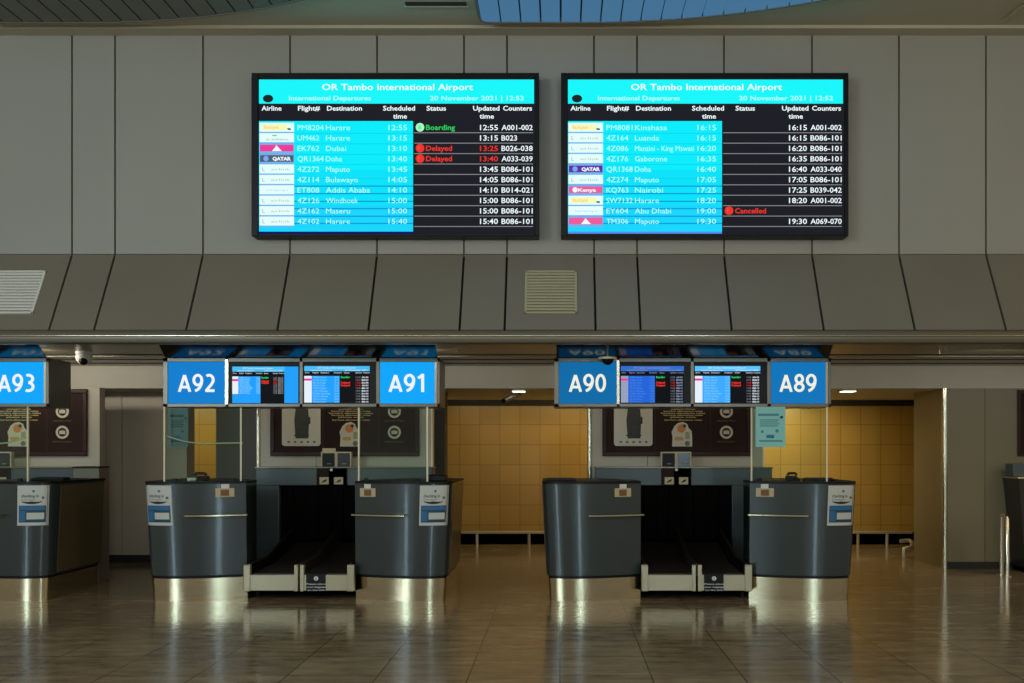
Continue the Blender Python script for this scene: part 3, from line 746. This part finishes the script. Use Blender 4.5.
# ------------------------------------------------------------------ weigh-in conveyors
def conveyor(dx, label):
    xl, xr = -3.10+dx, -2.035+dx; Yf = 9.82
    root = thing('baggage_conveyor', ((xl+xr)/2, 10.6, 0), label, 'conveyor', 'baggage weighing conveyors between the desks')
    def cx(px): return X(px, Yf)+dx
    mb = MB(); mb.box(xl+.02, xr-.02, 10.25, 11.5, 0.0, 0.085, M_void); mb.build('plinth', root)
    mb = MB(); mb.box(xl, xr, Yf+0.03, 11.5, 0.085, 0.24, M_void); mb.build('chassis', root)
    mid = cx(299)
    for a, b in ((xl+0.07, mid-0.02), (mid+0.03, xr-0.07)):
        mb = MB(); mb.side([(Yf+0.05, 0.22), (Yf+0.05, 0.262), (10.7, 0.285), (11.48, 0.42), (11.48, 0.22)], a, b, M_belt); mb.build('belt', root)
    for a, b in ((cx(243.5), cx(250)), (cx(294), cx(297.8)), (cx(299.8), cx(303.8)), (cx(347), cx(354))):
        mb = MB(); mb.box(a, b, Yf, Yf+0.06, 0.092, Z(565, Yf), M_cp); mb.build('corner_post', root, bevel=0.004)
    for a, b in ((cx(250), cx(294)), (cx(303.8), cx(306)), (cx(325.5), cx(347))):
        mb = MB(); mb.box(a, b, Yf+0.008, Yf+0.04, 0.098, Z(575, Yf), M_cp); mb.build('front_panel', root, bevel=0.002)
    for x, s in ((xl+0.03, 1), (mid+0.003, 1), (xr-0.03, -1)):
        mb = MB(); mb.side([(Yf+0.06, 0.22), (Yf+0.06, 0.345), (10.5, 0.36), (11.48, 0.56), (11.48, 0.22)], x-0.018, x+0.018, M_dark if x == mid+0.003 else M_void)
        g_ = mb.build('side_guide', root)
        mb = MB(); mb.tube([(x, Yf+0.06, 0.35), (x, 10.5, 0.365), (x, 11.47, 0.565)], 0.012, M_belt, 8); mb.build('guide_rail', g_)
    mb = MB(); mb.box(cx(306), cx(325.5), Yf+0.004, Yf+0.04, 0.095, Z(574, Yf), M_black); s = mb.build('notice_plate', root)
    mb = MB(); c = cx(316); mb.disc(c, Z(578.5, Yf), 0.022, Yf+0.001, Yf+0.004, M_white)
    mb.text('i', c-0.004, None, Z(580.2, Yf), 0.026, Yf-0.0005, M_black, 0.04)
    for t, v in (('Please place', 585), ('your baggage', 588), ('on the belt', 591)):
        wd = 0.008*len(t); mb.text(t, c-wd, c+wd, Z(v, Yf)+0.003, 0.014, Yf+0.002, M_white, 0.02)
    mb.build('notice_print', s)
conveyor(0, 'twin baggage belt between the desks under the A92 and A91 signs')
conveyor(PITCH, 'twin baggage belt between the desks under the A90 and A89 signs')

# ------------------------------------------------------------------ back cabinets, kiosk walls, posters
def cabinet(dx, label):
    xl, xr = -3.50+dx, -1.47+dx; ol, orr = -3.23+dx, -1.93+dx; y0_, y1_ = 11.5, 11.79
    root = thing('baggage_hatch_cabinet', ((xl+xr)/2, 11.65, 0), label, 'cabinet', 'baggage hatch cabinets behind the conveyors')
    mb = MB(); mb.box(xl, ol, y0_, y1_, 0, 1.07, M_cab); mb.box(orr, xr, y0_, y1_, 0, 1.07, M_cab); mb.box(xl, xr, y0_, y1_, 1.07, 1.265, M_cab); mb.build('body', root, bevel=0.006)
    mb = MB(); mb.box(xl-0.01, xr+0.01, y0_-0.015, y1_, 1.265, 1.282, mat('cabinet_top', (120, 116, 100), 0.25, metal=0.4)); mb.build('top', root, bevel=0.003)
    mb = MB(); mb.box(ol, orr, y1_-0.03, y1_, 0, 1.07, M_void); mb.build('hatch_back', root)
    mb = MB()
    n = 9; wv = (orr-ol)/n
    for i in range(n): mb.box(ol+i*wv+0.004, ol+(i+1)*wv-0.004, y0_+0.06+0.012*(i % 2), y0_+0.066+0.012*(i % 2), 0.45, 1.07, M_void)
    mb.build('strip_curtain', root)
    # control box and picture plates in the middle of the cabinet
    cx = (X(331, 11.45) if dx == 0 else X(336, 11.45)-0.01)+dx
    mb = MB(); mb.box(cx-0.03, cx+0.31-0.14, y0_-0.03, y0_-0.002, 1.075, 1.27, M_poster); mb.box(cx-0.17, cx+0.17, y0_-0.03, y0_-0.002, 1.075, 1.27, M_poster); q = mb.build('picture_plate', root)
    mb = MB()
    for o_ in (-0.135, 0.03):
        mb.box(cx+o_, cx+o_+0.105, y0_-0.034, y0_-0.03, 1.083, 1.165, M_cream)
        mb.front([(cx+o_+.02, 1.10), (cx+o_+.075, 1.115), (cx+o_+.085, 1.145), (cx+o_+.045, 1.13)], y0_-0.036, y0_-0.034, M_ink)
    mb.disc(cx, 1.25, 0.016, y0_-0.036, y0_-0.03, M_white); mb.build('picture', q)
    return root
def display_pair(dx, label, tab):
    y = 11.5; cx = (X(336, 11.45))+dx-0.01; zb = 1.282
    root = thing('weight_display', (cx, y, zb), label, 'weight display', 'twin weight displays on the hatch cabinets')
    for o_, m_ in ((-0.175, M_black), (0.0, mat('display_smoke', (36, 36, 44), 0.2))):
        mb = MB(); w_ = 0.175; h = 0.175; t = 0.016
        mb.box(cx+o_, cx+o_+w_, y, y+0.07, zb, zb+h, M_cream); q = mb.build('casing', root, bevel=0.004)
        mb = MB(); mb.box(cx+o_+t, cx+o_+w_-t, y-0.004, y, zb+0.004, zb+h-t, m_); mb.box(cx+o_+0.07, cx+o_+0.12, y-0.006, y-0.004, zb+0.03, zb+0.045, M_printgrey); mb.build('display_window', q)
    if tab:
        mb = MB(); mb.box(cx-0.16, cx-0.01, y+0.01, y+0.02, zb+0.175, zb+0.215, M_cream); mb.build('card', root)
def kiosk(dx, label):
    xl, xr = X(260, 11.8)+dx, X(431, 11.8)+dx
    root = thing('partition_panel', ((xl+xr)/2, 11.87, 0), label, 'partition', 'partition panels behind the conveyors')
    mb = MB()
    for a, b in ((xl, (xl+xr)/2-0.35), ((xl+xr)/2-0.345, xr)): mb.box(a, b, 11.8, 11.94, 0, 2.215, M_kiosk)
    mb.build('panel', root, bevel=0.002)
    mb = MB(); mb.tube([(xl-0.02, 11.8, 0), (xl-0.02, 11.8, 2.215)], 0.027, M_trim, 14); mb.build('steel_post', root, sharp=60)
    if dx > -1:
        mb = MB(); mb.box(xr, xr+0.02, 11.79, 11.94, 0, 2.215, M_gedge); mb.build('edge_trim', root)
def poster(dx, label):
    Y = 11.79
    def qx(px): return X(px, 11.8)+dx     # pixel frame of the middle-left group, converted to metres
    def qz(py): return Z(py, 11.8)
    x0, x1, zb, zt = qx(271), qx(419.5), qz(456), qz(389)
    root = thing('information_poster', ((x0+x1)/2, Y, zb), label, 'poster', 'brown framed luggage posters')
    mb = MB(); e = 0.05
    mb.box(x0, x1, Y-0.03, Y, zb, zb+e, M_frame); mb.box(x0, x1, Y-0.03, Y, zt-e, zt, M_frame)
    mb.box(x0, x0+e, Y-0.03, Y, zb+e, zt-e, M_frame); mb.box(x1-e, x1, Y-0.03, Y, zb+e, zt-e, M_frame); mb.build('frame', root, bevel=0.006)
    mb = MB(); mb.box(x0+e, x1-e, Y-0.012, Y-0.001, zb+e, zt-e, M_poster)
    yy = Y-0.0125
    for px in (323.5, 379): mb.box(qx(px)-0.006, qx(px)+0.006, yy-0.0015, yy, zb+e, zt-e, M_frame)
    mb.build('printed_sheet', root)
    mb = MB()   # pale rounded panel with a bag on it
    a, b, c, d, r = qx(282.5), qx(321), qz(446), qz(393), 0.035; pts = []
    for (px_, pz_, s0) in ((b-r, d-r, 0), (a+r, d-r, 1), (a+r, c+r, 2), (b-r, c+r, 3)):
        for k in range(6): t = (s0+k/5)*PI/2; pts.append((px_+r*math.cos(t), pz_+r*math.sin(t)))
    mb.front(pts, yy-0.003, yy, M_pale); q = mb.build('pale_panel', root)
    mb = MB(); m0 = qx(302.5)
    mb.front([(m0-.075, qz(438.5)), (m0+.075, qz(438.5)), (m0+.085, qz(420)), (m0+.06, qz(400)), (m0-.06, qz(400)), (m0-.09, qz(420))], yy-0.005, yy-0.003, M_bag)
    mb.box(m0+.08, m0+.10, yy-0.005, yy-0.003, qz(424), qz(417), M_bag)
    mb.front([(m0-.09, qz(436.5)), (m0-.02, qz(434.5)), (m0-.02, qz(433)), (m0-.09, qz(435))], yy-0.006, yy-0.005, M_ink)
    mb.front([(m0+.01, qz(437)), (m0+.09, qz(436)), (m0+.08, qz(434.5)), (m0+.01, qz(435.5))], yy-0.006, yy-0.005, M_ink)
    for k in range(5): mb.box(m0-.17+.075*k, m0-.14+.075*k, yy-0.004, yy-0.003, qz(443), qz(441), M_printgrey)
    mb.build('bag_picture', q)
    mb = MB()   # pale heading lines
    m1 = qx(351.5)
    for v, w_ in ((409.5, .14), (411.5, .23), (413.5, .26), (415.5, .23), (417.5, .15), (420.3, .22)):
        mb.text('baggage allowance rules' if w_ > .2 else 'please note', m1-w_, m1+w_, qz(v)-0.004, 0.016, yy-0.003, mat('print_gold', (190, 172, 118), 0.5), 0.03)
    mb.build('heading', root)
    mb = MB()   # white bottle-and-tub picture
    def w(pp): return [(m1+X0/1000*11.8-0.0, qz(Y0)) for X0, Y0 in pp]
    sh = [(-11, 446.5), (-10.5, 437), (-11.5, 432), (-8.5, 426), (-5, 423), (0, 422), (4, 424), (5.5, 428), (8.5, 431), (9, 437), (9, 446.5)]
    mb.front(w(sh)[::1], yy-0.003, yy, M_pale)
    mb.disc(m1-0.02, qz(428.5), 0.05, yy-0.005, yy-0.003, M_orange); mb.disc(m1+0.015, qz(426), 0.02, yy-0.007, yy-0.005, M_bag)
    mb.box(m1-.10, m1-.0, yy-0.005, yy-0.003, qz(440.5), qz(437), mat('print_ochre', (190, 150, 80), 0.6)); mb.box(m1+.025, m1+.075, yy-0.005, yy-0.003, qz(439), qz(432), mat('print_sage', (150, 150, 110), 0.6))
    mb.disc(m1+.05, qz(443.5), 0.03, yy-0.005, yy-0.003, M_printgrey)
    mb.build('goods_picture', root)
    for v, cap in ((411.5, 'ONE BAG ONLY'), (432.3, 'REMOVE ALL BELTS')):
        mb = MB(); c = qx(394.7); mb.disc(c, qz(v), 0.055, yy-0.001, yy, M_poster); mb.ringz(c, qz(v), 0.052, 0.077, yy-0.004, yy, M_pale)
        mb.box(c-.035, c+.035, yy-0.004, yy-0.001, qz(v)-.022, qz(v)+.018, M_pale); mb.box(c-.016, c+.016, yy-0.004, yy-0.001, qz(v)+.018, qz(v)+.032, M_printgrey)
        mb.text(cap, c-0.11, c+0.11, qz(v+9.8)-0.004, 0.018, yy-0.003, M_printgrey, 0.0)
        mb.build('round_symbol', root)
    mb = MB(); mb.text('V I P', qx(394.7)-.05, qx(394.7)+.05, qz(393.4), 0.03, yy-0.003, M_pale, 0); mb.build('lettering', root)
where = {0: 'between the A92 and A91 desks', PITCH: 'between the A90 and A89 desks', -PITCH: 'behind the A93 desk at the left photo edge'}
for dx in (0, PITCH, -PITCH):
    cabinet(dx, 'slate cabinet with a black baggage hatch '+where[dx])
    display_pair(dx, 'two small cream-framed displays on the cabinet '+where[dx], dx == 0)
    kiosk(dx, 'pale laminate partition panel '+where[dx])
    poster(dx, 'dark brown framed luggage rules poster '+where[dx])
# low grey cupboard next to the leftmost cabinet
mb = MB(); mb.box(X(73, 11.2), X(99, 11.2), 11.2, 11.46, 0, 1.275, mat('grey_cupboard', (124, 116, 102), 0.4)); 
root = thing('low_cupboard', (X(86, 11.2), 11.33, 0), 'narrow grey-brown cupboard right behind the A93 desk', 'cupboard')
mb.build('body', root, bevel=0.004)
mb = MB(); mb.box(X(72.5, 11.2), X(99.5, 11.2), 11.18, 11.465, 1.275, 1.292, M_dark); mb.build('top', root, bevel=0.003)

# ------------------------------------------------------------------ corridor rail, barriers, cameras, ceiling lamps
def rail(xa, xb, posts, label, hook=False):
    Y = 15.1; root = thing('bumper_rail', ((xa+xb)/2, Y, 0), label, 'rail', 'low rails along the corridor wall')
    mb = MB(); mb.box(xa, xb, Y-0.02, Y+0.03, 0.205, 0.245, M_cp); mb.build('top_rail', root, bevel=0.006)
    for px in posts: 
        mb = MB(); mb.tube([(px, Y, 0), (px, Y, 0.21)], 0.022, M_cp, 10); mb.build('post', root)
rail(X(455, 15.1), X(547, 15.1), [X(477, 15.1), X(529, 15.1)], 'low cream bumper rail along the ochre corridor wall left of the A90 desk')
rail(X(852, 15.1), X(912, 15.1), [X(858, 15.1), X(887, 15.1)], 'low cream bumper rail along the ochre corridor wall right of the A89 desk')
mb = MB(); mb.tube([(X(900, 13.9), 13.9, 0.205), (X(909, 13.9), 13.9, 0.215), (X(912, 13.8), 13.8, 0.20), (X(912, 13.7), 13.7, 0.14), (X(904, 13.7), 13.7, 0.12), (X(904, 13.7), 13.7, 0)], 0.028, M_cp, 10)
tag(mb.build('floor_bracket', origin=(X(905, 13.8), 13.8, 0), sharp=60), 'small bent pale tube standing on the floor beside the right pillar', 'bracket')
# hoop barrier at the right
root = thing('hoop_barrier', (X(1005, 11.9), 11.95, 0), 'short chrome hoop barrier on the floor at the right photo edge', 'barrier')
mb = MB(); xa, xb = X(1001.5, 11.85), X(1007, 11.7)
mb.tube([(xa, 11.85, 0), (xa, 11.85, 0.68), (xa, 11.83, 0.71), (xb, 11.72, 0.71), (xb, 11.7, 0.68), (xb, 11.7, 0)], 0.026, M_trim, 12); mb.build('hoop', root, sharp=60)
for x_, y_ in ((xa, 11.85), (xb, 11.7)):
    mb = MB(); mb.tube([(x_, y_, 0), (x_, y_, 0.012)], 0.055, M_steel, 16); mb.build('floor_flange', root)
# far right counter
root = thing('side_counter', (5.8, 12.15, 0), 'dark tapered counter cut by the right photo edge, behind the chrome hoop', 'counter')
mb = MB(); zz = [(0.06, 0.10), (0.5, 0.06), (0.9, 0.025), (1.13, 0.0)]
xl = X(1003, 12.38)
mb.rings([[(xl+i_, 11.95+i_*.5, z), (6.6, 11.95+i_*.5, z), (6.6, 12.38, z), (xl+i_, 12.38, z)] for z, i_ in zz], mat('counter_brown', (40, 36, 30), 0.35, coat=0.1)); mb.build('body', root)
mb = MB(); mb.box(xl-0.02, 6.62, 11.93, 12.385, 1.13, 1.155, M_steel); mb.build('top', root, bevel=0.004)
mb = MB(); mb.box(xl+0.12, 6.5, 12.03, 12.36, 0, 0.06, M_void); mb.build('plinth', root)
mb = MB(); mb.box(X(1011, 12.1), X(1040, 12.1), 12.05, 12.25, 1.155, 1.31, M_cab)
tag(mb.build('counter_box', bevel=0.006, origin=(X(1025, 12.1), 12.15, 1.155)), 'small slate box on top of the counter at the right photo edge', 'box')
root = thing('wall_poster', (5.95, 12.38, Z(456, 12.4)), 'dark poster on the grey-olive wall, cut by the right photo edge', 'poster')
mb = MB(); mb.box(X(1018, 12.38), 6.4, 12.37, 12.395, Z(456, 12.38), Z(390, 12.38), M_frame); mb.build('frame', root)
mb = MB(); mb.box(X(1021, 12.38), 6.36, 12.365, 12.371, Z(453, 12.38), Z(393, 12.38), M_poster); mb.build('printed_sheet', root)

def sphere(mb, c, r, m, half=False, n=16, k=8):
    rs = []
    for i in range(k+1):
        t = -PI/2+(PI/2 if half else PI)*i/k
        rr = max(r*math.cos(t), 1e-4)
        rs.append([(c[0]+rr*math.cos(2*PI*j/n), c[1]+rr*math.sin(2*PI*j/n), c[2]+r*math.sin(t)) for j in range(n)])
    mb.rings(rs, m)
# white dome camera, left
cx, cy = X(84, 10.6), 10.6
root = thing('dome_camera', (cx, cy, 2.36), 'white dome security camera under the soffit right of the A93 sign', 'security camera', 'security cameras under the soffit')
mb = MB(); mb.tube([(cx, cy, 2.52), (cx, cy, 2.50), (cx, cy, 2.495), (cx, cy, 2.45)], [0.085, 0.085, 0.07, 0.08], M_white, 20); mb.build('mount', root, sharp=40)
mb = MB(); sphere(mb, (cx, cy, 2.465), 0.085, M_white); mb.build('shell', root, sharp=60)
mb = MB(); sphere(mb, (cx+0.015, cy-0.045, 2.42), 0.045, M_black, n=14); mb.build('lens', root, sharp=60)
# dark dome camera in front of the right gantry
cx, cy = X(607.5, 9.72), 9.72; zc = 2.365
root = thing('dome_camera', (cx, cy, 2.36), 'small dark dome security camera hanging in front of the A90 sign', 'security camera', 'security cameras under the soffit')
mb = MB(); mb.tube([(cx, cy, 2.52), (cx, cy, zc+.01)], 0.012, M_house, 10); mb.build('stem', root)
mb = MB(); mb.tube([(cx, cy, zc+.016), (cx, cy, zc-.002)], 0.09, mat('camera_cap', (210, 195, 140), 0.4), 20); mb.build('cap', root, sharp=40)
mb = MB(); sphere(mb, (cx, cy, zc), 0.06, M_black, half=True); mb.build('lens_dome', root, sharp=60)
# bullet camera in the corridor mouth
root = thing('bullet_camera', (X(514, 12.9), 12.9, 2.24), 'small grey tube security camera under the beam above the ochre corridor', 'security camera')
mb = MB(); mb.tube([(X(517, 12.9), 12.9, 2.24), (X(517, 12.9), 12.9, 2.20), (X(512, 12.85), 12.85, 2.17)], 0.03, M_house, 10); mb.build('bracket', root)
mb = MB(); mb.tube([(X(519, 12.95), 12.95, 2.20), (X(504, 12.7), 12.7, 2.10)], 0.035, M_house, 12); mb.build('body', root)
mb = MB(); mb.tube([(X(504, 12.7), 12.7, 2.10), (X(503, 12.68), 12.68, 2.094)], 0.028, M_black, 12); mb.build('lens', root)
# recessed corridor lamps
for px, wh in ((519, 'left of the A90 sign'), (847, 'right of the A89 sign')):
    x = X(px, 12.75); root = thing('ceiling_lamp', (x, 12.8, 2.235), 'small bright recessed lamp under the beam '+wh, 'lamp', 'recessed lamps under the beam')
    mb = MB(); mb.box(x-0.1, x+0.1, 12.63, 12.83, 2.222, 2.24, M_house); mb.build('trim', root, bevel=0.003)
    mb = MB(); mb.box(x-0.08, x+0.08, 12.62, 12.80, 2.21, 2.222, E('lamp_glow', (255, 250, 225), 2.0)); mb.build('diffuser', root)
# little sprinkler heads under the soffit
for px, py, wh in ((939, 352, 'at the right, above the pillar'), (459, 350, 'right of the A91 sign')):
    Yh = 1.02/((448-py)/1000); x = X(px, Yh); root = thing('sprinkler_head', (x, Yh, 2.49), 'tiny steel sprinkler head under the soffit '+wh, 'sprinkler', 'sprinkler heads under the soffit')
    mb = MB(); mb.tube([(x, Yh, 2.52), (x, Yh, 2.505)], 0.009, M_trim, 8); mb.build('nozzle', root)
    mb = MB(); mb.tube([(x, Yh, 2.505), (x, Yh, 2.501)], 0.02, M_trim, 14); mb.build('deflector', root)
